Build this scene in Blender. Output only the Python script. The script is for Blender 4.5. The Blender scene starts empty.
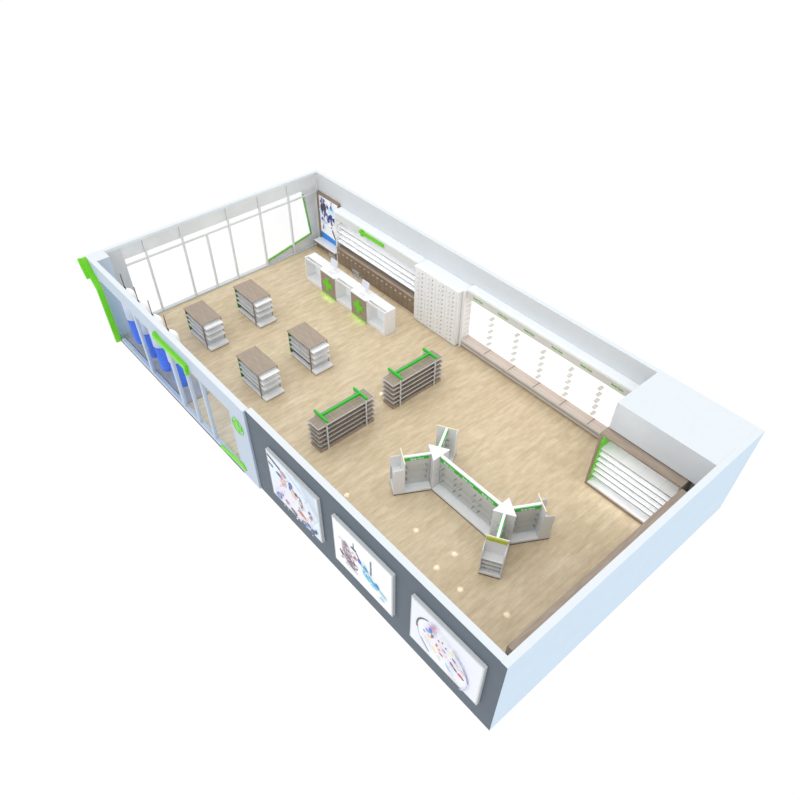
import bpy, bmesh, math, random
from mathutils import Vector, Matrix
random.seed(4)
PI = math.pi
S = bpy.context.scene
COL = S.collection

# ---------------------------------------------------------------- camera
cam_d = bpy.data.cameras.new('camera')
cam = bpy.data.objects.new('camera', cam_d); COL.objects.link(cam)
CP = Vector((20.718, -5.071, 14.750)); TG = Vector((10.342, 3.868, 0))
F = (TG - CP).normalized(); Rr = F.cross(Vector((0, 0, 1))).normalized(); U = Rr.cross(F)
cam.matrix_world = Matrix(((Rr.x, U.x, -F.x, CP.x), (Rr.y, U.y, -F.y, CP.y), (Rr.z, U.z, -F.z, CP.z), (0, 0, 0, 1)))
cam_d.sensor_fit = 'HORIZONTAL'; cam_d.sensor_width = 36; cam_d.lens = 36 * 675.8 / 800
cam_d.shift_x = (400 - 389.84) / 800; cam_d.shift_y = (441.01 - 400) / 800
cam_d.clip_end = 200
S.camera = cam

# ---------------------------------------------------------------- world, sun, exposure
W = bpy.data.worlds.new('world'); S.world = W; W.use_nodes = True
bgn = W.node_tree.nodes['Background']; bgn.inputs[0].default_value = (1, 1, 1, 1); bgn.inputs[1].default_value = 1.03
def sun(rx, ry, rz, e, ang, col=(1, 1, 1)):
    l = bpy.data.lights.new('sun', 'SUN'); l.energy = e; l.angle = math.radians(ang); l.color = col
    o = bpy.data.objects.new('sun', l); o.rotation_euler = (math.radians(rx), math.radians(ry), math.radians(rz)); COL.objects.link(o)
sun(18, -10, 0, 0.55, 50)
S.view_settings.view_transform = 'Standard'; S.view_settings.look = 'None'
S.view_settings.gamma = 1; S.view_settings.use_curve_mapping = False
S.view_settings.exposure = 0.0

# ---------------------------------------------------------------- materials
def lin(c):
    r = []
    for v in c:
        v /= 255
        r.append(v / 12.92 if v <= 0.04045 else ((v + 0.055) / 1.055) ** 2.4)
    return tuple(r) + (1,)
def mat(name, rgb, rough=.5, var=.03, scale=6, metal=0, emit=0, spec=.5):
    m = bpy.data.materials.new(name); m.use_nodes = True; nt = m.node_tree; b = nt.nodes['Principled BSDF']
    b.inputs['Roughness'].default_value = rough; b.inputs['Metallic'].default_value = metal
    b.inputs['Specular IOR Level'].default_value = spec
    c = lin(rgb)
    tc = nt.nodes.new('ShaderNodeTexCoord'); n = nt.nodes.new('ShaderNodeTexNoise'); n.inputs['Scale'].default_value = scale
    rp = nt.nodes.new('ShaderNodeValToRGB')
    rp.color_ramp.elements[0].position = .3; rp.color_ramp.elements[1].position = .7
    rp.color_ramp.elements[0].color = tuple(v * (1 - var) for v in c[:3]) + (1,)
    rp.color_ramp.elements[1].color = tuple(min(1, v * (1 + var)) for v in c[:3]) + (1,)
    nt.links.new(tc.outputs['Object'], n.inputs['Vector']); nt.links.new(n.outputs['Fac'], rp.inputs[0])
    nt.links.new(rp.outputs[0], b.inputs['Base Color'])
    if emit:
        b.inputs['Emission Color'].default_value = c; b.inputs['Emission Strength'].default_value = emit
    return m
def wood(name, a, b_, sc=(14, 1.2, 14), rough=.5):
    m = bpy.data.materials.new(name); m.use_nodes = True; nt = m.node_tree; b = nt.nodes['Principled BSDF']
    b.inputs['Roughness'].default_value = rough; b.inputs['Specular IOR Level'].default_value = .3
    tc = nt.nodes.new('ShaderNodeTexCoord'); mp = nt.nodes.new('ShaderNodeMapping'); mp.inputs['Scale'].default_value = sc
    n = nt.nodes.new('ShaderNodeTexNoise'); n.inputs['Scale'].default_value = 2.2; n.inputs['Detail'].default_value = 5
    rp = nt.nodes.new('ShaderNodeValToRGB'); rp.color_ramp.elements[0].position = .3; rp.color_ramp.elements[1].position = .7
    rp.color_ramp.elements[0].color = lin(a); rp.color_ramp.elements[1].color = lin(b_)
    nt.links.new(tc.outputs['Object'], mp.inputs[0]); nt.links.new(mp.outputs[0], n.inputs['Vector'])
    nt.links.new(n.outputs['Fac'], rp.inputs[0]); nt.links.new(rp.outputs[0], b.inputs['Base Color'])
    return m
def glass(name, tint=(1, 1, 1), refl=.002, rough=.02):
    m = bpy.data.materials.new(name); m.use_nodes = True; nt = m.node_tree
    nt.nodes.remove(nt.nodes['Principled BSDF'])
    t = nt.nodes.new('ShaderNodeBsdfTransparent'); t.inputs[0].default_value = tuple(tint) + (1,)
    g = nt.nodes.new('ShaderNodeBsdfGlossy'); g.inputs['Roughness'].default_value = rough
    fr = nt.nodes.new('ShaderNodeLayerWeight'); fr.inputs[0].default_value = .35
    mul = nt.nodes.new('ShaderNodeMath'); mul.operation = 'MULTIPLY_ADD'; mul.inputs[1].default_value = .05; mul.inputs[2].default_value = refl
    mx = nt.nodes.new('ShaderNodeMixShader')
    nt.links.new(fr.outputs['Fresnel'], mul.inputs[0]); nt.links.new(mul.outputs[0], mx.inputs[0])
    nt.links.new(t.outputs[0], mx.inputs[1]); nt.links.new(g.outputs[0], mx.inputs[2])
    nt.links.new(mx.outputs[0], nt.nodes['Material Output'].inputs[0])
    return m
def floor_mat():
    m = bpy.data.materials.new('oak_floor'); m.use_nodes = True; nt = m.node_tree; b = nt.nodes['Principled BSDF']
    b.inputs['Roughness'].default_value = .24; b.inputs['Specular IOR Level'].default_value = .3
    L = nt.links.new
    tc = nt.nodes.new('ShaderNodeTexCoord')
    mp = nt.nodes.new('ShaderNodeMapping'); mp.inputs['Rotation'].default_value = (0, 0, PI / 2)
    L(tc.outputs['Object'], mp.inputs[0])
    br = nt.nodes.new('ShaderNodeTexBrick'); br.offset = .37; br.squash = 1
    br.inputs['Scale'].default_value = 1; br.inputs['Brick Width'].default_value = 1.1; br.inputs['Row Height'].default_value = .17
    br.inputs['Mortar Size'].default_value = .003; br.inputs['Mortar Smooth'].default_value = .2
    br.inputs['Color1'].default_value = lin(FL1); br.inputs['Color2'].default_value = lin(FL2); br.inputs['Mortar'].default_value = lin(FLM)
    L(mp.outputs[0], br.inputs['Vector'])
    mp2 = nt.nodes.new('ShaderNodeMapping'); mp2.inputs['Scale'].default_value = (5, 1.3, 1); L(tc.outputs['Object'], mp2.inputs[0])
    n = nt.nodes.new('ShaderNodeTexNoise'); n.inputs['Scale'].default_value = 1.6; n.inputs['Detail'].default_value = 6; n.inputs['Roughness'].default_value = .6
    L(mp2.outputs[0], n.inputs['Vector'])
    rp = nt.nodes.new('ShaderNodeValToRGB'); rp.color_ramp.elements[0].position = .34; rp.color_ramp.elements[1].position = .66
    rp.color_ramp.elements[0].color = (.84, .81, .78, 1); rp.color_ramp.elements[1].color = (1.08, 1.08, 1.08, 1)
    L(n.outputs['Fac'], rp.inputs[0])
    mx = nt.nodes.new('ShaderNodeMix'); mx.data_type = 'RGBA'; mx.blend_type = 'MULTIPLY'; mx.inputs[0].default_value = .8
    L(br.outputs['Color'], mx.inputs[6]); L(rp.outputs[0], mx.inputs[7]); L(mx.outputs[2], b.inputs['Base Color'])
    return m
FL1, FL2, FLM = (217, 201, 172), (208, 190, 159), (198, 180, 149)
M = dict(
    floor=floor_mat(),
    wall=mat('painted_wall', (211, 216, 221), .7, .01),
    outer=mat('pale_blue_wall', (205, 224, 241), .7, .012, 2),
    rim=mat('wall_cap', (222, 229, 234), .6, .01),
    slate=mat('slate_cladding', (84, 97, 109), .55, .05, 2),
    fascia=mat('pale_blue_fascia', (189, 203, 220), .5, .01),
    white=mat('white_laminate', (240, 241, 243), .4, .01),
    wmetal=mat('white_metal', (233, 234, 236), .4, .01),
    grey=mat('grey_panel', (196, 200, 203), .45, .02),
    gpanel=mat('grey_backing', (208, 209, 208), .5, .02),
    lgrey=mat('light_grey_frame', (205, 209, 212), .4, .02),
    header=mat('pale_grey_header', (224, 226, 225), .5, .01),
    dgrey=mat('dark_toe_kick', (92, 88, 86), .6, .05),
    wood=wood('grey_brown_wood', (150, 136, 122), (172, 157, 142), (1.2, 14, 14)),
    woodx=wood('grey_brown_wood_along', (150, 136, 122), (172, 157, 142), (14, 1.2, 14)),
    dwood=wood('brown_wood', (134, 118, 102), (158, 141, 123), (1.2, 14, 14)),
    pwood=wood('pale_wood', (196, 183, 173), (214, 203, 194), (1.2, 14, 14)),
    lime=mat('lime_green', (112, 214, 20), .4, .02),
    leaf=mat('leaf_green', (38, 186, 44), .4, .02),
    dgreen=mat('dark_green', (58, 140, 50), .5, .03),
    text=mat('green_lettering', (100, 178, 40), .5, .02),
    olive=mat('yellow_green', (184, 196, 52), .5, .04),
    cream=mat('cream_edge', (236, 228, 190), .5, .02),
    blue=mat('capsule_blue', (8, 106, 232), .35, .02),
    black=mat('black_rod', (22, 22, 24), .4, .02),
    steel=mat('grey_bracket', (160, 163, 166), .4, .03),
    winframe=mat('window_frame', (222, 225, 227), .4, .02),
    spandrel=mat('spandrel', (224, 228, 231), .4, .04, 1.5),
    cabinet_glow=mat('glowing_interior', (232, 235, 238), .5, .01, emit=.25),  # glow added to lighten the display counter interiors
    fheader=mat('fascia_grey', (212, 213, 210), .5, .01),
    utop=mat('unit_top', (240, 244, 246), .5, .01),
    screenw=mat('pale_screen', (226, 228, 240), .3, .02),
    platform=mat('grey_platform', (158, 158, 160), .4, .03),
    thin=mat('grey_edge', (176, 179, 182), .5, .02),
    drawerlight=mat('pale_handle', (200, 202, 204), .4, .02),
    inner=mat('shade_inner', (74, 82, 86), .6, .05),  # dark tone stands in for the shade between gondola shelves
    lit=mat('backlit_panel', (255, 250, 248), .5, .0, emit=.55),
    screen=mat('dark_screen', (196, 202, 214), .2, .02),
    glow=mat('green_light_strip', (120, 215, 10), .5, 0, emit=.35),
    glass=glass('window_glass'),
    tint=glass('blue_glass', (.93, .96, 1.0)),
    shelfglass=glass('shelf_glass', (.98, .985, .985), .02),
    acrylic=glass('acrylic', (.92, .93, .96), .16, .1),
)
_pc = {}
def pm(rgb, emit=.12):
    k = (rgb, emit)
    if k not in _pc: _pc[k] = mat('print_ink', rgb, .35, .01, emit=emit)
    return _pc[k]

# ---------------------------------------------------------------- helpers
class MB:
    def __init__(s): s.v = []; s.f = []; s.mi = []; s.m = []
    def slot(s, m):
        if m not in s.m: s.m.append(m)
        return s.m.index(m)
    def add(s, vs, fs, m=None):
        o = len(s.v); s.v += [tuple(v) for v in vs]; k = s.slot(m) if m else 0
        for f in fs: s.f.append([i + o for i in f]); s.mi.append(k)
        return s
    def box(s, x0, x1, y0, y1, z0, z1, m=None):
        vs = [(x, y, z) for z in (z0, z1) for y in (y0, y1) for x in (x0, x1)]
        return s.add(vs, [(0, 2, 3, 1), (4, 5, 7, 6), (0, 1, 5, 4), (2, 6, 7, 3), (0, 4, 6, 2), (1, 3, 7, 5)], m)
    def prism(s, pts, z0, z1, m=None, axis='z'):
        n = len(pts)
        def P(a, b, c): return {'z': (a, b, c), 'y': (a, c, b), 'x': (c, a, b)}[axis]
        vs = [P(a, b, z0) for a, b in pts] + [P(a, b, z1) for a, b in pts]
        return s.add(vs, [tuple(range(n))[::-1], tuple(range(n, 2 * n))] + [(i, (i + 1) % n, n + (i + 1) % n, n + i) for i in range(n)], m)
    def cyl(s, x, y, z0, z1, r, n=16, m=None):
        return s.prism([(x + r * math.cos(2 * PI * i / n), y + r * math.sin(2 * PI * i / n)) for i in range(n)], z0, z1, m)
    def lathe(s, prof, n=32, m=None):
        vs = []; fs = []
        for r, z in prof:
            for i in range(n): vs.append((r * math.cos(2 * PI * i / n), r * math.sin(2 * PI * i / n), z))
        for j in range(len(prof) - 1):
            for i in range(n):
                k = (i + 1) % n; fs.append((j * n + i, j * n + k, (j + 1) * n + k, (j + 1) * n + i))
        fs.append(tuple(range(n))[::-1]); fs.append(tuple(range((len(prof) - 1) * n, len(prof) * n)))
        return s.add(vs, fs, m)
    def build(s, name, m=None, parent=None, bevel=0, smooth=False, kind=None, label=None):
        me = bpy.data.meshes.new(name); me.from_pydata(s.v, [], s.f)
        for mm in (s.m or [m]): me.materials.append(mm)
        if s.m: me.polygons.foreach_set('material_index', s.mi)
        bm = bmesh.new(); bm.from_mesh(me); bmesh.ops.recalc_face_normals(bm, faces=bm.faces); bm.to_mesh(me); bm.free()
        if smooth:
            for p in me.polygons: p.use_smooth = len(p.vertices) <= 4
        o = bpy.data.objects.new(name, me); COL.objects.link(o)
        if bevel:
            b = o.modifiers.new('bevel', 'BEVEL'); b.width = bevel; b.segments = 2; b.limit_method = 'ANGLE'
        if parent: o.parent = parent
        if kind: o['kind'] = kind
        if label: o['label'] = label
        return o
def bx(name, d, m, parent=None, bevel=0, **k):
    return MB().box(*d).build(name, m, parent, bevel, **k)
def thing(name, label, cat, loc=(0, 0, 0), rz=0, group=None):
    o = bpy.data.objects.new(name, None); COL.objects.link(o); o.location = loc; o.rotation_euler = (0, 0, rz)
    o.empty_display_size = .2
    o['label'] = label; o['category'] = cat
    if group: o['group'] = group
    return o
def dup(root, loc, label, rz=None):
    def cp(o, par):
        c = o.copy(); COL.objects.link(c); c.parent = par
        for ch in list(o.children): cp(ch, c)
        return c
    r = cp(root, None); r.location = loc
    if rz is not None: r.rotation_euler = (0, 0, rz)
    r['label'] = label
    return r
def text(name, s, size, m, parent, loc, rot, sx=1):
    cu = bpy.data.curves.new(name, 'FONT'); cu.body = s; cu.size = size; cu.extrude = .003; cu.offset = size * .02
    cu.align_x = 'CENTER'; cu.align_y = 'CENTER'
    t = bpy.data.objects.new(name, cu); COL.objects.link(t)
    bpy.context.view_layer.update()
    me = bpy.data.meshes.new_from_object(t.evaluated_get(bpy.context.evaluated_depsgraph_get()))
    bpy.data.objects.remove(t); me.materials.clear(); me.materials.append(m)
    o = bpy.data.objects.new(name, me); COL.objects.link(o); o.parent = parent
    o.location = loc; o.rotation_euler = rot; o.scale = (sx, 1, 1)
    return o
FRONT = (PI / 2, 0, 0)         # text standing up and facing -y
def cross_pts(cx, cz, a, w):
    return [(cx - w, cz - a), (cx + w, cz - a), (cx + w, cz - w), (cx + a, cz - w), (cx + a, cz + w), (cx + w, cz + w),
            (cx + w, cz + a), (cx - w, cz + a), (cx - w, cz + w), (cx - a, cz + w), (cx - a, cz - w), (cx - w, cz - w)]

LX, LY, H, XS = 18.095, 9.11, 3.0, 9.32
# ---------------------------------------------------------------- setting
bx('floor', (.0, LX, .0, LY, -.05, 0), M['floor'], kind='structure')
st = dict(kind='structure')
def wall(name, d, m, caps=True):
    x0, x1, y0, y1, z0, z1 = d
    o = bx(name, (x0, x1, y0, y1, z0, z1 - .02), m, **st)
    bx('wall_cap', (x0, x1, y0, y1, z1 - .02, z1), M['rim'], o)
    return o
wall('wall_back', (0, LX, 8.97, LY, 0, H), M['wall'])
wr = wall('wall_right', (17.93, LX, 0, 8.969, 0, H), M['wall'])
bx('cladding', (LX, LX + .004, 0, LY, -.05, H - .001), M['outer'], wr)
wf = wall('wall_front', (XS + .01, 17.929, .006, .18, 0, H), M['wall'])
bx('cladding', (XS + .01, LX, -.006, .005, -.05, H - .004), M['slate'], wf)

# corner bulkhead above the promotion bay
cb = bx('ceiling', (15.17, 17.929, 7.24, 8.969, 2.1, H - .001), M['wall'], **st)
bx('ceiling_cap', (15.17, 17.929, 7.24, 8.969, H - .001, H), M['rim'], cb)

# left glazed wall ---------------------------------------------------------
wl = bx('wall_left', (0, .16, .521, 1.07, 0, 2.9), M['lgrey'], **st)
bx('wall_cap', (0, .16, .521, 8.969, 2.9, H), M['rim'], wl)
w1 = bx('window_1', (.0, .16, 1.071, 8.969, 0, .06), M['lgrey'], **st)
bx('rail', (.06, .12, 1.071, 8.969, 2.175, 2.235), M['winframe'], w1)
for i, y in enumerate((1.85, 3.21, 4.13, 5.04, 6.37, 7.65)):
    top = 2.17 if i == 2 else 2.9
    bx('mullion', (.06, .15, y - .03, y + .03, .06, top), M['winframe'], w1)
bx('mullion', (.05, .19, 8.90, 8.968, .06, 2.9), M['winframe'], w1)
ys = [1.071, 1.85, 3.21, 4.13, 5.04, 6.37, 7.65, 8.90]
for a, b in zip(ys[:-1], ys[1:]):
    bx('pane', (.09, .1, a + .036, b - .036, .06, 2.17), M['glass'], w1)
    bx('pane', (.09, .1, a + .036, b - .036, 2.236, 2.43), M['glass'], w1)
    bx('spandrel_panel', (.06, .1, a + (0 if a == 4.13 else .036), b - (0 if b == 4.13 else .036), 2.431, 2.899), M['spandrel'], w1)
MB().prism([(6.30, .0), (8.96, .0), (8.96, 2.45), (8.28, 2.45), (8.34, 2.26), (8.54, .56), (6.36, .16)], .02, .05, axis='x').build('corner_panel', M['spandrel'], w1)
gp = [(6.36, .12), (8.58, .53), (8.36, 2.28), (8.32, 2.28), (8.535, .565), (6.36, .17)]
MB().prism(gp, .01, .085, axis='x').build('edge_trim', M['text'], w1, label='thin green trim around the slanted panel')

# storefront ---------------------------------------------------------------
cl = bx('column', (0, .56, -.06, .52, 0, H - .02), M['fascia'], **st)
bx('column_cap', (0, .56, -.06, .52, H - .02, H), M['rim'], cl)
w2 = bx('window_2', (.561, XS, -.06, .10, 2.46, H - .02), M['fascia'], **st)
bx('fascia_cap', (.561, XS, -.06, .10, H - .02, H), M['rim'], w2)
bx('pier', (8.53, XS, -.06, .10, -.05, 2.459), M['fascia'], w2)
bx('sill', (.75, 8.529, -.06, .06, .0, .1), M['fascia'], w2)
bx('threshold', (.561, 8.529, -.07, .06, -.05, -.001), M['dgrey'], w2)
bx('rail', (.57, 8.52, -.062, .0, 2.43, 2.459), M['lgrey'], w2)
for x, w in ((3.02, .09), (5.12, .09), (6.06, .06), (6.96, .06), (8.49, .035)):
    bx('mullion', (x - w, x + w * .6, -.055, .04, .1, 2.43), M['fascia'], w2)
xs = [.6, 3.02, 5.12, 6.06, 6.96, 8.45]
for a, b in zip(xs[:-1], xs[1:]):
    bx('pane', (a + .06, b - .1, -.015, -.005, .1, 2.43), M['tint'], w2)
t = bx('emblem', (8.56, 9.08, -.064, -.0605, 1.83, 2.35), M['fascia'], w2); bpy.data.objects.remove(t)
em = MB()
def ring(mb, cx, cz, r0, r1, y0, y1, n=40):
    vs = []
    for r in (r0, r1):
        for y in (y0, y1):
            for i in range(n): vs.append((cx + r * math.cos(2 * PI * i / n), y, cz + r * math.sin(2 * PI * i / n)))
    fs = []
    for i in range(n):
        k = (i + 1) % n
        for a, b in ((0, 1), (1, 3), (3, 2), (2, 0)): fs.append((a * n + i, a * n + k, b * n + k, b * n + i))
    mb.add(vs, fs)
ring(em, 8.83, 2.1, .25, .275, -.075, -.0605)
em.prism([(x, z) for x, z in cross_pts(8.83, 2.1, .2, .07)], -.08, -.0605, axis='y')
em.build('emblem', M['lime'], w2, label='lime green cross in a ring')
bx('display_platform', (.2, 5.0, .11, .86, .001, .05), M['platform'], **st).name = 'trim_1'

# green facade ribbon: side band, canopy, skirt (one sign family, three pieces)
rb = thing('facade_band', 'lime green angular band edging the left end of the storefront', 'sign', (0, 0, 0))
inn = [(.02, 2.98), (.28, 2.50), (.62, 2.10), (.62, .0)]
out_ = [(.62 + .1, 0), (.62 + .1, 2.14), (.37, 2.56), (.12, 3.0)]
MB().prism(inn + out_, -.24, -.062, axis='y').build('band', M['lime'], rb, .004)
MB().prism([(.06, 3.02), (.12, 2.72), (.30, 2.42), (.38, 2.42), (.22, 2.76), (.14, 3.03)], -.33, -.241, axis='y').build('upper_fin', M['lime'], rb)
cp = thing('entrance_canopy', 'lime green canopy bar on the storefront fascia above the glass doors', 'sign', (0, 0, 0))
bx('canopy_bar', (4.55, 6.42, -.17, -.061, 2.47, 2.62), M['lime'], cp, .004)
MB().prism([(6.3, 2.28), (6.42, 2.28), (6.42, 2.469), (6.3, 2.469)], -.17, -.061, axis='y').build('end_bracket', M['lime'], cp, .003)
MB().prism([(4.55, 2.621), (4.75, 2.621), (4.6, 2.72)], -.16, -.061, axis='y').build('end_tip', M['lime'], cp)
sk = thing('facade_skirt', 'lime green skirt bar at the foot of the storefront beside the pier', 'sign', (0, 0, 0))
MB().prism([(7.36, .06), (8.72, .20), (8.74, .30), (8.62, .42), (7.36, .20)], -.10, -.061, axis='y').build('skirt_bar', M['lime'], sk, .003)

# ---------------------------------------------------------------- light boxes on the slate wall
def ell(cx, cz, rx, rz, rot=0, n=22):
    c, s = math.cos(rot), math.sin(rot)
    return [(cx + rx * math.cos(2 * PI * i / n) * c - rz * math.sin(2 * PI * i / n) * s, cz + rx * math.cos(2 * PI * i / n) * s + rz * math.sin(2 * PI * i / n) * c) for i in range(n)]
def bar(x0, z0, x1, z1, w):
    d = Vector((x1 - x0, z1 - z0)).normalized() * w / 2; n = (-d.y, d.x)
    return [(x0 - n[0], z0 - n[1]), (x1 - n[0], z1 - n[1]), (x1 + n[0], z1 + n[1]), (x0 + n[0], z0 + n[1])]
def print_mesh(shapes, y, parent, w, h, base, x0=0, z0=0, emit=.0):
    mb = MB()
    mb.add([(x0, y, z0), (x0 + w, y, z0), (x0 + w, y, z0 + h), (x0, y, z0 + h)], [(0, 1, 2, 3)], pm(base, emit))
    for k, (pts, c) in enumerate(shapes):
        yy = y - .0008 * (k + 1)
        pts = [(min(max(a, 0), 1) * w + x0, min(max(b, 0), 1) * h + z0) for a, b in pts]
        mb.add([(a, yy, b) for a, b in pts], [tuple(range(len(pts)))], pm(c, emit))
    o = mb.build('print', None, parent)
    # normals of single quads should face the viewer
    for p in o.data.polygons:
        if p.normal.y > 0: p.flip()
    return o
def lightbox(x0, x1, label, shapes, base, y=-.007, z0=.7, z1=2.44):
    t = thing('lightbox', label, 'light box', ((x0 + x1) / 2, y, z0), group=None)
    w = x1 - x0; h = z1 - z0
    bx('casing', (-w / 2, w / 2, -.09, 0, 0, h), M['lgrey'], t, .006)
    print_mesh(shapes, -.0915, t, w - .07, h - .07, base, -w / 2 + .035, .035)
    return t
SK, NB, BL, PK = (228, 176, 160), (46, 58, 110), (74, 128, 206), (224, 120, 130)
rnd = random.Random(7)
p1 = [([(.0, .0), (.06, .45), (.2, .6), (.42, .5), (.52, .0)], (232, 234, 248)), ([(.42, 0), (.46, .5), (.6, .6), (.78, .4), (.88, 0)], (240, 238, 246)),
      ([(.55, 1), (.95, 1), (1, .5), (.9, .3), (.7, .8)], (206, 220, 236)), (bar(.62, .95, .95, .45, .03), (240, 246, 252)), (bar(.72, .98, .98, .6, .02), (186, 204, 224)), (bar(.4, .95, .8, .72, .02), (196, 212, 228)),
      (bar(.0, .93, .26, .84, .045), (34, 38, 66)), (bar(.0, .76, .1, .72, .04), (34, 38, 66)),
      (ell(.3, .62, .06, .12, .2), (232, 190, 182)), (ell(.32, .8, .07, .045, -.3), (196, 150, 160)), (ell(.22, .68, .06, .03, -.2), NB), (ell(.27, .66, .03, .02), (90, 110, 190)), (ell(.25, .55, .03, .04), (240, 206, 200)),
      (ell(.5, .54, .05, .1, .3), (234, 196, 186)), (ell(.46, .7, .04, .06), (80, 110, 180)), (ell(.56, .6, .03, .03), (70, 56, 64)), (ell(.44, .62, .02, .05), (70, 90, 150)),
      (ell(.64, .5, .035, .07), (206, 190, 176)), (ell(.66, .44, .02, .04), (120, 130, 140)), (ell(.62, .58, .03, .03), (110, 130, 150)), (ell(.84, .38, .025, .06), (226, 170, 170)), (ell(.82, .48, .02, .03), (90, 80, 100)),
      (ell(.32, .14, .05, .03, -.4), (226, 150, 156)), (ell(.62, .22, .07, .04, -.4), (226, 150, 144)), (ell(.7, .18, .04, .04), (238, 190, 180)), (bar(.4, .1, .52, .04, .045), (60, 64, 90)),
      (ell(.14, .1, .06, .06), (120, 140, 206)), (ell(.22, .22, .03, .05), (170, 170, 214)), (ell(.68, .05, .06, .04), (50, 90, 160)), (ell(.76, .1, .05, .04), (110, 160, 214)), (ell(.85, .06, .05, .05), (60, 90, 170)), (ell(.92, .14, .03, .04), (36, 50, 100))]
for i in range(46):
    u, v = rnd.random(), rnd.random() * .8
    p1.append((ell(u, v, .008 + .014 * rnd.random(), .01 + .025 * rnd.random(), rnd.random() * 3, 8), rnd.choice([(200, 210, 232), (236, 240, 250), (178, 190, 220), (232, 214, 216), (150, 166, 204), (246, 248, 252), (120, 136, 180)])))
p2 = [(ell(.26, .42, .09, .24, .35), (160, 136, 150)), (ell(.22, .58, .06, .12), (184, 168, 178)), (ell(.3, .3, .12, .09, -.3), (132, 108, 124)), (ell(.13, .34, .03, .06, .5), (60, 60, 70)),
      (bar(.36, .86, .36, .74, .015), (50, 60, 80)), (ell(.36, .72, .05, .03), (60, 90, 100)), (bar(.38, .74, .46, .6, .02), (70, 80, 110)), (ell(.46, .56, .035, .05), (40, 96, 200)), (ell(.38, .52, .03, .05), (200, 120, 140)),
      (bar(.66, .84, .66, .5, .022), (110, 110, 140)), (ell(.62, .36, .12, .07, -.5), (90, 196, 232)), (ell(.56, .5, .04, .07), (60, 170, 224)), (ell(.7, .3, .08, .05), (140, 214, 240)),
      (ell(.76, .38, .04, .05, .4), (50, 160, 220)), (ell(.86, .3, .08, .03, -.4), (196, 232, 240)), (ell(.84, .16, .05, .03), (210, 226, 236)), (ell(.3, .16, .12, .04), (224, 230, 238))]
p3 = []
ringp = lambda cx, cz, r, n0, n1, w, c: [([(cx + r * math.cos(a) * .62, cz + r * math.sin(a)), (cx + (r + w) * math.cos(a) * .62, cz + (r + w) * math.sin(a)), (cx + (r + w) * math.cos(b) * .62, cz + (r + w) * math.sin(b)), (cx + r * math.cos(b) * .62, cz + r * math.sin(b))], c) for a, b in zip([n0 + (n1 - n0) * i / 14 for i in range(14)], [n0 + (n1 - n0) * (i + 1) / 14 for i in range(14)])]
p3 += [([(.52 + .42 * math.cos(2 * PI * i / 30), .5 + .42 * math.sin(2 * PI * i / 30)) for i in range(30)], (244, 246, 252))]
p3 += [([(.52 + a, .5 + b) for a, b in q], c) for q, c in []]
def arc(a0, a1, rx, rz, w, c, cx=.52, cz=.5, n=12):
    out = []
    for i in range(n):
        a = a0 + (a1 - a0) * i / n; b = a0 + (a1 - a0) * (i + 1) / n
        out.append(([(cx + rx * math.cos(a), cz + rz * math.sin(a)), (cx + (rx + w) * math.cos(a), cz + (rz + w) * math.sin(a)),
                     (cx + (rx + w) * math.cos(b), cz + (rz + w) * math.sin(b)), (cx + rx * math.cos(b), cz + rz * math.sin(b))], c))
    return out
p3 = [([(.48 + .40 * math.cos(2 * PI * i / 30), .5 + .45 * math.sin(2 * PI * i / 30)) for i in range(30)], (242, 244, 251))]
def parc(a0, a1, w, c): return arc(a0, a1, .38, .43, w, c, .48, .5)
p3 += parc(2.2, 3.3, .022, (84, 90, 100)) + parc(3.3, 4.2, .012, (206, 212, 224)) + parc(.1, 1.2, .018, (110, 124, 190)) + parc(1.2, 2.2, .01, (196, 206, 226)) + parc(-.7, .1, .018, (190, 198, 222)) + parc(-1.0, -.7, .025, (110, 116, 130)) + parc(-1.6, -1.0, .01, (200, 206, 222))
for u, w_, rx, rz, rot, c in ((.30, .12, .03, .025, -.5, (224, 120, 150)), (.34, .18, .03, .012, -.5, (236, 150, 170)), (.28, .3, .025, .05, 0, (70, 120, 206)), (.24, .38, .03, .03, 0, (120, 160, 224)), (.31, .4, .02, .03, 0, (70, 90, 170)),
        (.26, .5, .025, .03, 0, (240, 206, 110)), (.3, .46, .015, .02, 0, (224, 120, 90)), (.2, .47, .02, .025, 0, (190, 150, 200)), (.4, .35, .01, .018, 0, (50, 60, 100)), (.45, .30, .01, .018, 0, (70, 70, 110)), (.5, .36, .01, .018, 0, (50, 70, 120)),
        (.38, .52, .015, .03, 0, (206, 70, 120)), (.42, .58, .015, .02, 0, (226, 120, 140)), (.48, .48, .03, .014, -.6, (90, 130, 190)), (.45, .66, .03, .02, -.4, (214, 90, 120)), (.59, .34, .035, .02, -.4, (226, 220, 140)), (.62, .46, .03, .018, -.5, (60, 100, 190)),
        (.60, .62, .035, .02, -1.0, (150, 40, 60)), (.65, .67, .035, .018, -.8, (90, 34, 50)), (.72, .7, .035, .03, -.5, (206, 60, 96)), (.76, .72, .015, .02, 0, (60, 30, 44)), (.56, .82, .025, .06, .5, (170, 200, 232)), (.62, .86, .015, .04, .5, (200, 216, 238)),
        (.36, .72, .02, .05, .4, (236, 226, 150)), (.43, .8, .02, .04, .4, (206, 226, 214)), (.52, .56, .015, .02, 0, (236, 190, 190)), (.7, .5, .02, .03, 0, (214, 226, 240))):
    p3.append((ell(u * 1.04 + .03, 1 - (w_ * .85 - .02), rx * 1.15, rz * 1.25, rot, 12), c))
p3 = [([(u, v - (u - .15) * .34) for u, v in q], c) if k < 86 else (q, c) for k, (q, c) in enumerate(p3)]
p3 += [(bar(.2, .41, .33, .24, .025), (110, 108, 124)), (bar(.6, .07, .73, .02, .03), (80, 82, 96))]
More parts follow.
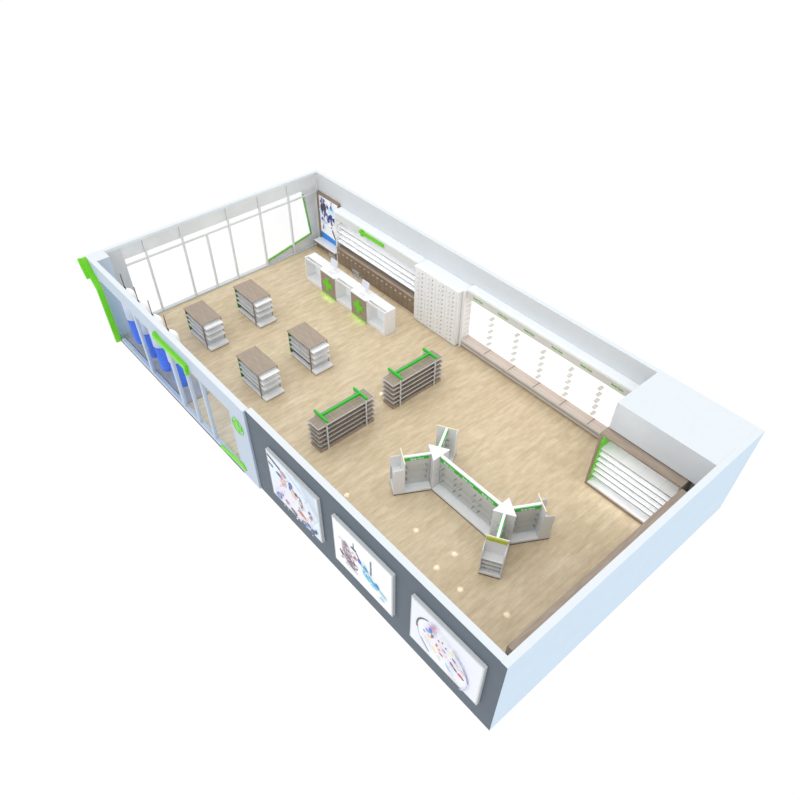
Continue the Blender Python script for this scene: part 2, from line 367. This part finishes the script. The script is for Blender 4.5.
for i in range(40):
    u, v = .12 + .3 * rnd.random(), .25 + .45 * rnd.random()
    p2.append((ell(u, v, .006 + .012 * rnd.random(), .01 + .03 * rnd.random(), rnd.random() * 3, 8), rnd.choice([(196, 180, 192), (240, 236, 242), (150, 130, 146), (222, 212, 222)])))
for i in range(40):
    u = .52 + .36 * rnd.random(); v = .62 - (u - .5) * .95 + .12 * (rnd.random() - .5)
    p2.append((ell(u, v, .006 + .014 * rnd.random(), .008 + .02 * rnd.random(), rnd.random() * 3, 8), rnd.choice([(120, 206, 238), (200, 236, 246), (246, 250, 252), (90, 180, 226), (226, 244, 240)])))
lightbox(10.24, 12.37, 'white backlit poster of people in white coats, nearest the pale storefront', p1, (226, 238, 250))
lightbox(12.92, 15.03, 'white backlit poster with a brown blot and a pale blue swirl, middle of slate wall', p2, (248, 251, 254))
lightbox(15.62, 17.70, 'backlit poster with a ring of small coloured shapes, nearest the building corner', p3, (234, 238, 250))

# ---------------------------------------------------------------- hanging capsules
def capsule():
    t = thing('hanging_capsule', 'blue and white hanging capsule nearest the left end of the storefront', 'display capsule', (1.70, .34, .29), group='capsules hanging behind the shop window')
    r = .24; top = 2.15; mid = 1.10
    prof = [(.02, .0)] + [(r * math.sin(a), r - r * math.cos(a)) for a in [PI / 2 * i / 8 for i in range(1, 9)]] + [(r, mid)]
    MB().lathe(prof).build('lower_half', M['blue'], t, smooth=True, label='blue lower half')
    R = r * 1.05
    prof = [(R, mid + .001)] + [(R * math.sin(a), top - R + R * math.cos(a)) for a in [PI / 2 - PI / 2 * i / 9 for i in range(9)]] + [(.02, top)]
    MB().lathe(prof).build('upper_half', M['white'], t, smooth=True, label='white upper half')
    MB().cyl(0, 0, top + .001, top + .55, .012).build('rod', M['black'], t, label='thin black rod')
    MB().cyl(0, 0, top + .001, top + .06, .03).build('rod_socket', M['black'], t)
    return t
c0 = capsule()
for x, l in ((2.62, 'blue and white hanging capsule second from the left end of the storefront'), (3.52, 'blue and white hanging capsule third along, behind the start of the green canopy'), (4.49, 'blue and white hanging capsule nearest the glass doors, under the green canopy')):
    dup(c0, (x, .34, .29), l)

# ---------------------------------------------------------------- white gondolas with wooden tops
def white_gondola():
    t = thing('shelf_gondola', '', 'shelf unit', (0, 0, 0), group='white gondolas with wooden tops')
    L, Wd, Hh = 1.21, .71, 1.0
    bx('base', (0.02, L + .22, .02, Wd - .02, 0, .04), M['dwood'], t)
    bx('base_deck', (0, L + .24, 0, Wd, .041, .11), M['wmetal'], t, .004)
    bx('core', (.03, L - .03, .11, Wd - .11, .111, .96), M['inner'], t, label='core behind the shelves, coloured dark as gap shade')
    bx('end_panel', (0, .028, .01, Wd - .01, .111, .96), M['dgreen'], t, label='green end panel')
    bx('end_panel', (L - .028, L, .03, Wd - .03, .111, .96), M['grey'], t, label='grey end panel')
    for y0, y1 in ((.005, .109), (Wd - .109, Wd - .005)):
        for z in (.36, .555, .75):
            s = MB().box(.03, L - .03, y0, y1, z, z + .02)
            yl = y0 if y0 < .1 else y1 - .012
            s.box(.03, L - .03, yl, yl + .012, z - .015, z + .03)
            s.build('shelf', M['white'], t)
    for k, z in enumerate((.44, .655, .87)):
        s = MB().box(L + .001, L + .18, .03, Wd - .03, z, z + .02)
        s.box(L + .165, L + .18, .03, Wd - .03, z - .02, z + .03)
        s.build('end_shelf', M['white'], t)
    for y in (-.012, Wd - .028): bx('post', (L - .03, L + .005, y, y + .035, .0, .965), M['dwood'], t)
    bx('top', (-.03, L + .01, -.015, Wd + .015, .966, Hh), M['wood'], t, .003, label='grey brown wooden top')
    return t
g0 = white_gondola()
gl = ['white gondola with wooden top closest to the hanging capsules and glazed left wall',
      'white gondola with wooden top between the glazed wall and the service counter',
      'white gondola with wooden top closest to the right end of the storefront glazing',
      'white gondola with wooden top furthest from the street and the windows']
g0['label'] = gl[0]; g0.location = (1.83, 1.97, 0)
for (x, y), l in zip(((1.84, 3.93), (5.12, 2.0), (5.13, 3.93)), gl[1:]): dup(g0, (x, y, 0), l)

# ---------------------------------------------------------------- brown gondolas with green T bars
def brown_gondola():
    t = thing('shelf_gondola', 'grey brown gondola with green top rail closest to the slate wall', 'shelf unit', (8.89, 2.0, 0), group='brown gondolas with green rails')
    Wd, L = .52, 2.08; a, b = .30, 1.74
    bx('base', (.02, Wd - .02, .02, L - .02, 0, .11), M['wood'], t, .003)
    bx('back_panel', (Wd / 2 - .015, Wd / 2 + .015, a, b, .131, .98), M['dwood'], t)
    for y in (a - .025, b): bx('cross_panel', (.05, Wd - .05, y, y + .024, .131, .98), M['dwood'], t)
    for z in (.27, .45, .63, .81):
        for x0, x1 in ((0, Wd / 2 - .016), (Wd / 2 + .016, Wd)):
            s = MB().box(x0, x1, a + .001, b - .001, z, z + .018, M['woodx'])
            xl = x0 if x0 == 0 else x1 - .012
            s.box(xl, xl + .012, a + .001, b - .001, z - .012, z + .024, M['lgrey'])
            s.build('shelf', None, t)
        for y0, y1 in ((0, a - .026), (b + .025, L)):
            s = MB().box(0, Wd, y0, y1, z, z + .018, M['woodx'])
            yl = y0 if y0 == 0 else y1 - .012
            s.box(0, Wd, yl, yl + .012, z - .012, z + .024, M['lgrey']); s.box(0, .012, y0, y1, z - .012, z + .024, M['lgrey']); s.box(Wd - .012, Wd, y0, y1, z - .012, z + .024, M['lgrey'])
            s.build('end_shelf', None, t)
    s = MB().box(.01, Wd - .01, .01, L - .01, .981, 1.0, M['woodx'])
    for d in ((0, .012, 0, L), (Wd - .012, Wd, 0, L), (0, Wd, 0, .012), (0, Wd, L - .012, L)): s.box(*d, .965, 1.006, M['lgrey'])
    for k in (.62, .98, 1.34): s.box(.02, Wd - .02, k, k + .008, 1.0, 1.008, M['pwood'])
    s.build('top_shelf', None, t)
    for y in (a, b):
        for x in (-.018, Wd - .012): bx('post', (x, x + .03, y - .02, y + .02, 0, 1.129), M['lgrey'], t)
        bx('top_bar', (-.04, Wd + .06, y - .03, y + .03, 1.13, 1.215), M['leaf'], t, .003, label='green crossbar')
    bx('top_rail', (Wd / 2 - .03, Wd / 2 + .03, a + .031, b - .031, 1.13, 1.215), M['leaf'], t, .003, label='green long rail')
    return t
b0 = brown_gondola()
dup(b0, (8.90, 4.79, 0), 'grey brown gondola with green top rail closer to the drawer wall')

# ---------------------------------------------------------------- service counter
def display_counter(x0, x1, label):
    t = thing('display_counter', label, 'counter', (x0, 6.98, 0), group='white display counters')
    w = x1 - x0; d = .48; h = .98
    s = MB().box(0, .05, 0, d, 0, h).box(w - .05, w, 0, d, 0, h).box(.05, w - .05, .0, d, 0, .13).box(.05, w - .05, d - .05, d, .13, h)
    s.box(.05, w - .05, .13, d - .05, h - .06, h)
    s.build('body', M['white'], t, .006)
    bx('front_frame', (.051, w - .051, .0, .03, h - .06, h - .001), M['white'], t)
    bx('glass_front', (.051, w - .051, .012, .018, .131, h - .061), M['shelfglass'], t)
    bx('glass_top', (.051, w - .051, .031, .129, h - .02, h - .012), M['shelfglass'], t)
    bx('inner_back', (.051, w - .051, d - .06, d - .051, .131, h - .061), M['cabinet_glow'], t)
    return t
def till_counter(x0, x1, label):
    t = thing('till_counter', label, 'counter', (x0, 6.93, 0), group='wood fronted till counters')
    w = x1 - x0; d = .53
    bx('body', (.002, w - .002, .03, d, .03, .95), M['white'], t)
    bx('front_panel', (.002, w - .002, 0, .029, .05, .95), M['wood'], t)
    bx('counter_top', (-.0, w, -.01, d, .951, .985), M['white'], t, .003)
    MB().prism(cross_pts(w / 2, .53, .25, .09), -.02, -.001, axis='y').build('cross', M['lime'], t, label='lime green cross')
    bx('light_strip', (.02, w - .02, -.005, .025, .012, .045), M['glow'], t, label='glowing green strip at the foot')
    return t
display_counter(1.86, 2.9, 'white glass fronted display counter at the far left end of the row')
till_counter(2.902, 3.718, 'wood fronted till counter with green cross, nearer the glazed wall')
display_counter(3.72, 4.68, 'white glass fronted display counter between the two green crosses')
till_counter(4.682, 5.498, 'wood fronted till counter with green cross, nearer the drawer wall')
display_counter(5.5, 6.48, 'white glass fronted display counter at the near right end of the row')
def monitor(x, y, label):
    t = thing('till_monitor', label, 'monitor', (x, y, .986), group='till monitors')
    bx('base', (-.14, .14, -.1, .1, 0, .02), M['white'], t, .004)
    bx('stand', (-.03, .03, .02, .05, .021, .2), M['white'], t)
    s = bx('screen', (-.19, .19, -.015, .015, -.12, .14), M['screenw'], t, .004); s.location = (0, 0, .32); s.rotation_euler = (-.25, 0, .0)
    k = bx('keyboard', (-.12, .12, -.23, -.12, 0, .015), M['header'], t, .003)
    return t
monitor(3.36, 7.24, 'pale till monitor on the till counter nearer the glazed wall')
monitor(5.14, 7.24, 'pale till monitor on the till counter nearer the drawer wall')
def screenp(x, y, label):
    t = thing('partition_screen', label, 'screen', (x, y, .0), group='clear screens behind the counters')
    bx('foot', (-.2, .2, -.1, .12, 0, .05), M['white'], t)
    bx('stem', (-.03, .03, -.02, .02, .051, .95), M['white'], t)
    bx('panel', (-.2, .2, -.02, -.01, .951, 1.25), M['acrylic'], t)
    bx('shelf', (-.2, .2, -.009, .16, .951, .965), M['acrylic'], t)
    return t
screenp(2.75, 7.62, 'clear raised screen behind the counter row, near the poster')
screenp(4.12, 7.62, 'clear raised screen behind the middle display counter')

# ---------------------------------------------------------------- poster niche
pn = thing('poster_cabinet', 'tall illuminated poster in a wooden surround in the back left corner', 'poster', (.22, 8.965, 0))
s = MB().box(0, .06, -.10, 0, .36, 2.3).box(1.30, 1.36, -.10, 0, .36, 2.3).box(.06, 1.30, -.10, 0, 2.22, 2.3)
s.build('frame', M['dwood'], pn)
bx('backing', (.061, 1.299, -.04, 0, .36, 2.219), M['white'], pn)
pp = [([(0, 0), (1, 0), (1, .1), (.5, .13), (0, .15)], (32, 128, 214)),
      (ell(.2, .72, .16, .14, .5), (74, 60, 84)), (ell(.12, .84, .08, .05), (150, 140, 176)), (ell(.3, .58, .12, .06, .4), (96, 100, 170)), (ell(.25, .9, .06, .03), (90, 96, 120)),
      (ell(.62, .74, .2, .1), (196, 226, 246)), (ell(.62, .8, .07, .04), (90, 160, 210)), (ell(.52, .6, .13, .05, .4), (36, 44, 120)), (ell(.72, .58, .12, .045), (40, 56, 140)), (bar(.55, .66, .6, .44, .09), (30, 40, 100)),
      (ell(.85, .5, .08, .05), (120, 100, 170)), (ell(.42, .5, .08, .05), (60, 60, 150)), (ell(.58, .37, .03, .02), (30, 34, 50)), (bar(.6, .33, .76, .14, .05), (40, 46, 66)), (ell(.2, .42, .1, .06), (206, 204, 222)), (ell(.42, .8, .05, .04), (60, 60, 90))]
for i in range(60):
    u, v = rnd.random(), .3 + .65 * rnd.random()
    pp.append((ell(u, v, .015 + .05 * rnd.random(), .008 + .03 * rnd.random(), rnd.random() * 3, 8), rnd.choice([(206, 210, 232), (240, 243, 250), (120, 124, 186), (60, 66, 140), (226, 214, 222), (240, 243, 250), (170, 206, 236), (80, 66, 92)])))
print_mesh(pp, -.042, pn, 1.238, 1.858, (240, 243, 250), .061, .361, emit=.2)
bx('ledge', (0, 1.37, -.42, 0, .31, .359), M['white'], pn, .003)
bx('plinth', (.0, 1.36, -.26, 0, 0, .309), M['dwood'], pn)
bx('ledge_edge', (0, 1.37, -.424, -.4205, .29, .35), M['dwood'], pn)

# ---------------------------------------------------------------- prescription shelves over drawers
ps = thing('wall_shelving', 'long white wall shelving with a green arrow shaped sign above the brown cabinets', 'shelf unit', (1.66, 8.965, 0))
w = 4.68
bx('side_panel', (0, .06, -.36, 0, 0, 2.13), M['white'], ps)
bx('side_panel', (w - .05, w, -.36, 0, .721, 2.13), M['white'], ps)
bx('back_panel', (.061, w - .051, -.02, 0, .721, 2.13), M['white'], ps)
bx('top', (0, w, -.38, 0, 2.131, 2.20), M['utop'], ps, .003)
bx('header', (.061, w - .051, -.36, -.335, 1.86, 2.13), M['header'], ps)
for z in (.90, 1.12, 1.34, 1.56):
    s = MB().box(.061, w - .051, -.32, -.021, z, z + .02, M['white']); s.box(.061, w - .051, -.325, -.321, z - .006, z + .024, M['thin'])
    s.build('shelf', None, ps)
sg = MB().box(1.75, 2.87, -.42, -.361, 1.96, 2.07)
sg.prism(cross_pts(1.68, 2.015, .13, .05), -.43, -.361, axis='y')
sg.build('sign', M['lime'], ps, label='lime green bar sign with a cross at its left end')
bc = thing('base_cabinet', 'long low brown wooden cabinet with a row of pale knobs under the white shelving', 'cabinet', (1.721, 8.965, 0))
w = 4.63
bx('body', (0, w, -.36, 0, .0, .66), M['dwood'], bc)
bx('cabinet_top', (0, w, -.40, 0, .661, .70), M['wood'], bc)
n = 18
for i in range(n):
    x0 = i * w / n + .006; x1 = (i + 1) * w / n - .006
    dr = bx('door', (x0, x1, -.378, -.361, .06, .64), M['dwood'], bc)
    bx('knob', ((x0 + x1) / 2 - .04, (x0 + x1) / 2 + .04, -.394, -.379, .50, .525), M['cream'], dr)

# ---------------------------------------------------------------- wall of small drawers
dc = thing('drawer_cabinet', 'tall white cabinet of many small drawers between the two wall shelf runs', 'cabinet', (6.38, 8.965, 0))
w = 2.08; dp = .56
bx('carcass', (0, w, -dp, 0, .06, 2.16), M['white'], dc)
bx('plinth', (.03, w - .03, -dp + .03, 0, 0, .059), M['lgrey'], dc)
bx('top', (-.01, w + .01, -dp - .03, 0, 2.161, 2.215), M['utop'], dc, .003)
nc, nr = 8, 12
hm = bpy.data.meshes.new
for i in range(nc):
    for j in range(nr):
        x0 = .06 + i * (w - .12) / nc + .006 + (.012 if i % 2 == 0 else -.004); x1 = .06 + (i + 1) * (w - .12) / nc - .006 + (.004 if i % 2 == 0 else -.012)
        z0 = .1 + j * 2.02 / nr + .006; z1 = .1 + (j + 1) * 2.02 / nr - .006
        d = bx('drawer', (x0, x1, -dp - .018, -dp - .001, z0, z1), M['white'], dc)
        xm = (x0 + x1) / 2 + (.03 if i % 2 == 0 else -.03); zm = (z0 + z1) / 2 + (.03 if i % 2 else -.02)
        MB().box(xm - .026, xm + .026, -dp - .03, -dp - .019, zm - .016, zm + .016).build('handle', M['steel' if i % 2 else 'drawerlight'], d)

# ---------------------------------------------------------------- backlit wall shelves, six bays
ep = thing('bay_side_panel', 'white end panel with shelf edges between drawer cabinet and backlit shelves', 'panel', (8.474, 8.965, 0))
bx('panel', (.0, .108, -.40, 0, 0, 2.25), M['white'], ep)
for k in range(9): bx('slot', (.1085, .1105, -.30, -.1, .5 + k * .18, .56 + k * .18), M['header'], ep)
order = ['first bay of backlit wall shelves, beside the drawer cabinet', 'second bay of backlit wall shelves counted from the drawer cabinet', 'third bay of backlit wall shelves counted from the drawer cabinet',
         'fourth bay of backlit wall shelves counted from the drawer cabinet', 'fifth bay of backlit wall shelves, next to last before the wooden promotion bay', 'last bay of backlit wall shelves, beside the wooden promotion bay']
bw = (14.97 - 8.585) / 6
for i in range(6):
    t = thing('backlit_shelf', order[i], 'shelf unit', (8.585 + i * bw, 8.965, 0), group='backlit wall shelf bays')
    w = bw - .002
    bx('plinth', (0, w, -.30, 0, 0, .07), M['dwood'], t)
    bx('lower_deck', (0, w, -.38, 0, .071, .18), M['pwood'], t)
    bx('recess', (0, w, -.36, 0, .181, .24), M['dwood'], t)
    bx('deck', (0, w, -.42, 0, .241, .34), M['pwood'], t, .003)
    bx('deck_edge', (0, w, -.428, -.421, .30, .34), M['lgrey'], t)
    bx('deck_edge', (0, w, -.40, -.381, .14, .18), M['lgrey'], t)
    bx('backlit_panel', (0, w, -.04, 0, .341, 2.25), M['lit'], t, label='glowing white back panel')
    bx('top', (0, w, -.34, 0, 2.251, 2.32), M['utop'], t)
    hd = bx('header', (0, w, -.34, -.05, 2.0, 2.25), M['fheader'], t)
    text('lettering', 'Body Care', .10, M['text'], hd, (w / 2 - .03, -.344, 2.135), FRONT, .92)
    for z in (.62, .88, 1.13, 1.38, 1.62):
        sh = bx('shelf', (.005, w - .005, -.26, -.041, z, z + .006), M['shelfglass'], t)
        MB().box(w - .12, w - .01, -.24, -.045, z - .035, z - .001).build('bracket', M['header'], sh)
    bx('divider_foot', (w - .012, w, -.40, -.05, .341, .36), M['wood'], t)

# ---------------------------------------------------------------- wooden promotion bay
pr = thing('promotion_shelving', 'wide white stepped shelving in a wooden surround with green edges, in the right back corner', 'shelf unit', (15.13, 6.97, 0))
w = 2.40
bx('side_panel', (0, .07, 0, .62, 0, 2.0), M['wood'], pr)
bx('side_panel', (w - .04, w, 0, .62, 0, 2.0), M['wood'], pr)
bx('canopy', (0, w, -.02, .42, 2.001, 2.06), M['wood'], pr, label='grey brown wooden canopy')
bx('base', (.071, w - .041, .0, .6, 0, .09), M['wood'], pr)
bx('base_deck', (.071, w - .041, .0, .6, .091, .15), M['white'], pr)
bx('back_panel', (.071, w - .041, .585, .62, .151, 1.99), M['gpanel'], pr)
bx('edge_strip', (.071, .084, .02, .56, .151, 1.95), M['lime'], pr, label='lime green inner side')
for z in (.36, .57, .78, .99, 1.20, 1.41):
    s = MB().box(.085, w - .041, .10, .584, z, z + .018, M['white'])
    s.box(.085, w - .041, .090, .099, z - .006, z + .022, M['thin'])
    for k in (.6, 1.2, 1.8): s.box(.085 + k - .003, .085 + k + .003, .10, .584, z + .018, z + .021, M['lgrey'])
    s.build('shelf', None, pr)
for k in (.62, 1.19, 1.77): bx('green_bracket', (k, k + .03, .3, .5, 1.75, 1.80), M['leaf'], pr, label='green bracket')

# tall wooden shelving along the right wall
ws = thing('wall_shelving', 'long brown wooden shelving standing against the right wall', 'shelf unit', (17.54, .78, 0))
L = 6.2
bx('top', (0, .385, 0, L, 1.97, 2.0), M['woodx'], ws)
bx('back_panel', (.365, .385, 0, L, 0, 1.969), M['woodx'], ws)
for y in (0, 1.24, 2.48, 3.72, 4.96, L - .03): bx('side_panel', (0, .364, y, y + .03, 0, 1.969), M['wood'], ws)
for z in (.05, .43, .81, 1.19, 1.57):
    for k in range(5): bx('shelf', (.005, .364, k * 1.24 + .031, k * 1.24 + 1.239 - (.03 if k == 4 else 0), z, z + .025), M['woodx'], ws)

# ---------------------------------------------------------------- the centre island
C1, C2 = Vector((12.36, 3.81)), Vector((14.86, 3.80))
HT = 1.25
def column(c, a0, label):
    t = thing('corner_column', label, 'display column', (c.x, c.y, 0), a0, 'triangular columns of the island')
    def tri(r): return [(r * math.cos(2 * PI * i / 3), r * math.sin(2 * PI * i / 3)) for i in range(3)]
    MB().prism(tri(.31), 0, .06).build('base', M['dgrey'], t)
    MB().prism(tri(.335), .061, HT).build('body', M['wmetal'], t)
    MB().prism(tri(.35), HT + .001, HT + .03).build('top', M['utop'], t, label='white triangular cap')
    return t
column(C1, PI, 'white triangular column of the island closer to the brown gondolas')
column(C2, 0, 'white triangular column of the island closer to the right wall')
def brackets(mb, xs, zs, y0, y1):
    for x in xs:
        for z in zs:
            mb.box(x - .012, x + .012, y0, y1, z - .014, z + .014)
def spine():
    # local x runs along the spine
    r = .178; L = (C2 - C1).length - 2 * r
    t = thing('island_shelving', 'long central grey shelving wall of the island with green headers, joining the two columns', 'shelf unit', (C1.x + r, C1.y, 0))
    bx('base', (.0, L, -.285, .285, 0, .045), M['dgrey'], t)
    bx('deck', (.0, L, -.29, .29, .046, .12), M['wmetal'], t, .004)
    bx('back_panel', (0, L, -.02, .02, .121, HT - .03), M['gpanel'], t)
    bx('top_cap', (0, L, -.045, .045, HT - .029, HT + .01), M['utop'], t)
    for sgn in (-1, 1):
        y = -.046 if sgn < 0 else .046
        for k in range(3):
            x0 = .02 + k * (L - .04) / 3; x1 = x0 + (L - .04) / 3 - .04
            h = bx('header', (x0, x1, min(y, y + sgn * .02), max(y, y + sgn * .02), HT - .14, HT - .03), M['leaf'], t, label='green header')
            text('lettering', 'Body Care', .09, M['white'], h, ((x0 + x1) / 2, y + sgn * .023, HT - .085), FRONT if sgn < 0 else (PI / 2, 0, PI))
        for k in range(3):
            x0 = .01 + k * (L - .02) / 3; x1 = x0 + (L - .02) / 3 - .01
            for z in (.4, .66, .9):
                ys = (-.24, -.021) if sgn < 0 else (.021, .24)
                bx('shelf', (x0, x1, ys[0], ys[1], z, z + .006), M['shelfglass'], t)
        mb = MB(); ys = (-.12, -.021) if sgn < 0 else (.021, .12)
        for x in (.15, .62, .82, 1.33, 1.53, 2.0): brackets(mb, (x,), (.38, .64, .88), ys[0], ys[1])
        mb.build('brackets', M['steel'], t)
spine()
def arm(c, ang, label, hm_):
    r = .178; L = .95 - r; E = .30; hw = .28
    t = thing('island_shelving', label, 'shelf unit', (c.x + r * math.cos(ang), c.y + r * math.sin(ang), 0), ang, 'arms of the island')
    bx('base', (.0, L + E - .005, -hw + .005, hw - .005, 0, .045), M['dgrey'], t)
    bx('deck', (0.0, L + E, -hw, hw, .046, .12), M['wmetal'], t, .004)
    bx('back_panel', (0, L - .021, -.02, .02, .121, HT - .03), M['gpanel'], t)
    bx('top_cap', (0, L - .021, -.035, .035, HT - .029, HT + .01), M['utop'], t)
    bx('end_panel', (L - .02, L + .005, -hw, hw, .121, HT + .02), M['wmetal'], t)
    for sgn in (-1, 1):
        y = -.036 if sgn < 0 else .036
        h = bx('header', (.06, L - .05, min(y, y + sgn * .02), max(y, y + sgn * .02), HT - .13, HT - .03), M['leaf'], t, label='green header')
        text('lettering', 'Body Care', .085, M['white'], h, (L / 2, y + sgn * .023, HT - .082), FRONT if sgn < 0 else (PI / 2, 0, PI))
        for z in (.4, .66, .9):
            ys = (-.24, -.021) if sgn < 0 else (.021, .24)
            bx('shelf', (.01, L - .03, ys[0], ys[1], z, z + .006), M['shelfglass'], t)
        ys = (-.12, -.021) if sgn < 0 else (.021, .12)
        mb = MB(); brackets(mb, (.12, L - .1), (.38, .64, .88), *ys); mb.build('brackets', M['steel'], t)
        # side cheeks of the end bay
        y0, y1 = (-hw, -hw + .018) if sgn < 0 else (hw - .018, hw)
        MB().prism([(L + .006, .121), (L + E, .121), (L + E - .02, 1.02), (L + .006, 1.04)], y0, y1, axis='y').build('side_cheek', M['wmetal'], t)
    if hm_ is M['olive']: bx('end_header', (L + .006, L + .03, -hw + .02, hw - .02, HT - .12, HT), hm_, t, label='yellow green header')
    bx('end_cap', (L - .02, L + .008, -hw - .02, hw + .02, HT + .021, HT + .035), M['cream'], t, label='cream edge strip')
    for z in (.3, .46, .62): bx('end_shelf', (L + .006, L + E - .05, -hw + .019, hw - .019, z, z + .01), M['header'], t)
    return t
arm(C1, math.radians(240), 'island arm reaching towards the slate wall, next to the brown gondolas', M['cream'])
arm(C1, math.radians(120), 'island arm reaching towards the backlit shelves, next to the brown gondolas', M['cream'])
arm(C2, math.radians(60), 'island arm reaching towards the promotion bay in the right corner', M['cream'])
arm(C2, math.radians(300), 'island arm nearest the viewer with a yellow green header on its end', M['olive'])

# ---------------------------------------------------------------- ceiling downlights (narrow beams, the fittings are not in view)
for x, y in ((13.24, 2.29), (14.44, 2.54), (14.44, 1.91), (15.27, 1.92), (16.5, 2.28), (11.1, 1.63), (8.6, 5.0)):
    l = bpy.data.lights.new('downlight', 'SPOT'); l.energy = 300; l.spot_size = math.radians(4); l.spot_blend = 1; l.shadow_soft_size = .02; l.color = (.8, .9, 1)
    o = bpy.data.objects.new('downlight', l); o.location = (x, y, 2.9); COL.objects.link(o)

# fill lamps at ceiling height, added to brighten the shop interior
for x in (1.6, 4.4, 7.2, 10.0, 12.8, 15.6):
    for y in (1.6, 4.4, 7.0):
        if x > 15 and y > 6: y = 6.2
        l = bpy.data.lights.new('ceiling_fill', 'POINT'); l.energy = 9; l.shadow_soft_size = .12; l.color = (1, .98, .95)
        o = bpy.data.objects.new('ceiling_fill', l); o.location = (x, y, 2.85); COL.objects.link(o)
# unseen strip fill lights, added to brighten the shelves
def strip(name, x, y, z, lx, e, rx):
    l = bpy.data.lights.new(name, 'AREA'); l.shape = 'RECTANGLE'; l.size = lx; l.size_y = .03; l.energy = e
    o = bpy.data.objects.new(name, l); o.location = (x, y, z); o.rotation_euler = (rx, 0, 0); COL.objects.link(o)
for z in (1.10, 1.32, 1.54, 1.84): strip('shelf_fill', 4.0, 8.655, z, 4.4, 2.8, math.radians(12))
for z in (.55, .76, .97, 1.18, 1.39): strip('shelf_fill', 16.3, 7.085, z - .005, 2.2, 1.5, math.radians(14))
strip('shelf_fill', 16.3, 7.12, .35, 2.2, 1.0, math.radians(30))
strip('shelf_fill', 16.3, 7.05, 1.97, 2.2, 3, math.radians(25))
for x in (3.31, 5.09):
    l = bpy.data.lights.new('counter_glow', 'AREA'); l.shape = 'RECTANGLE'; l.size = .7; l.size_y = .02; l.energy = .45; l.color = (.4, 1, .05)
    o = bpy.data.objects.new('counter_glow', l); o.location = (x, 6.9, .16); o.rotation_euler = (math.radians(-40), 0, 0); COL.objects.link(o)
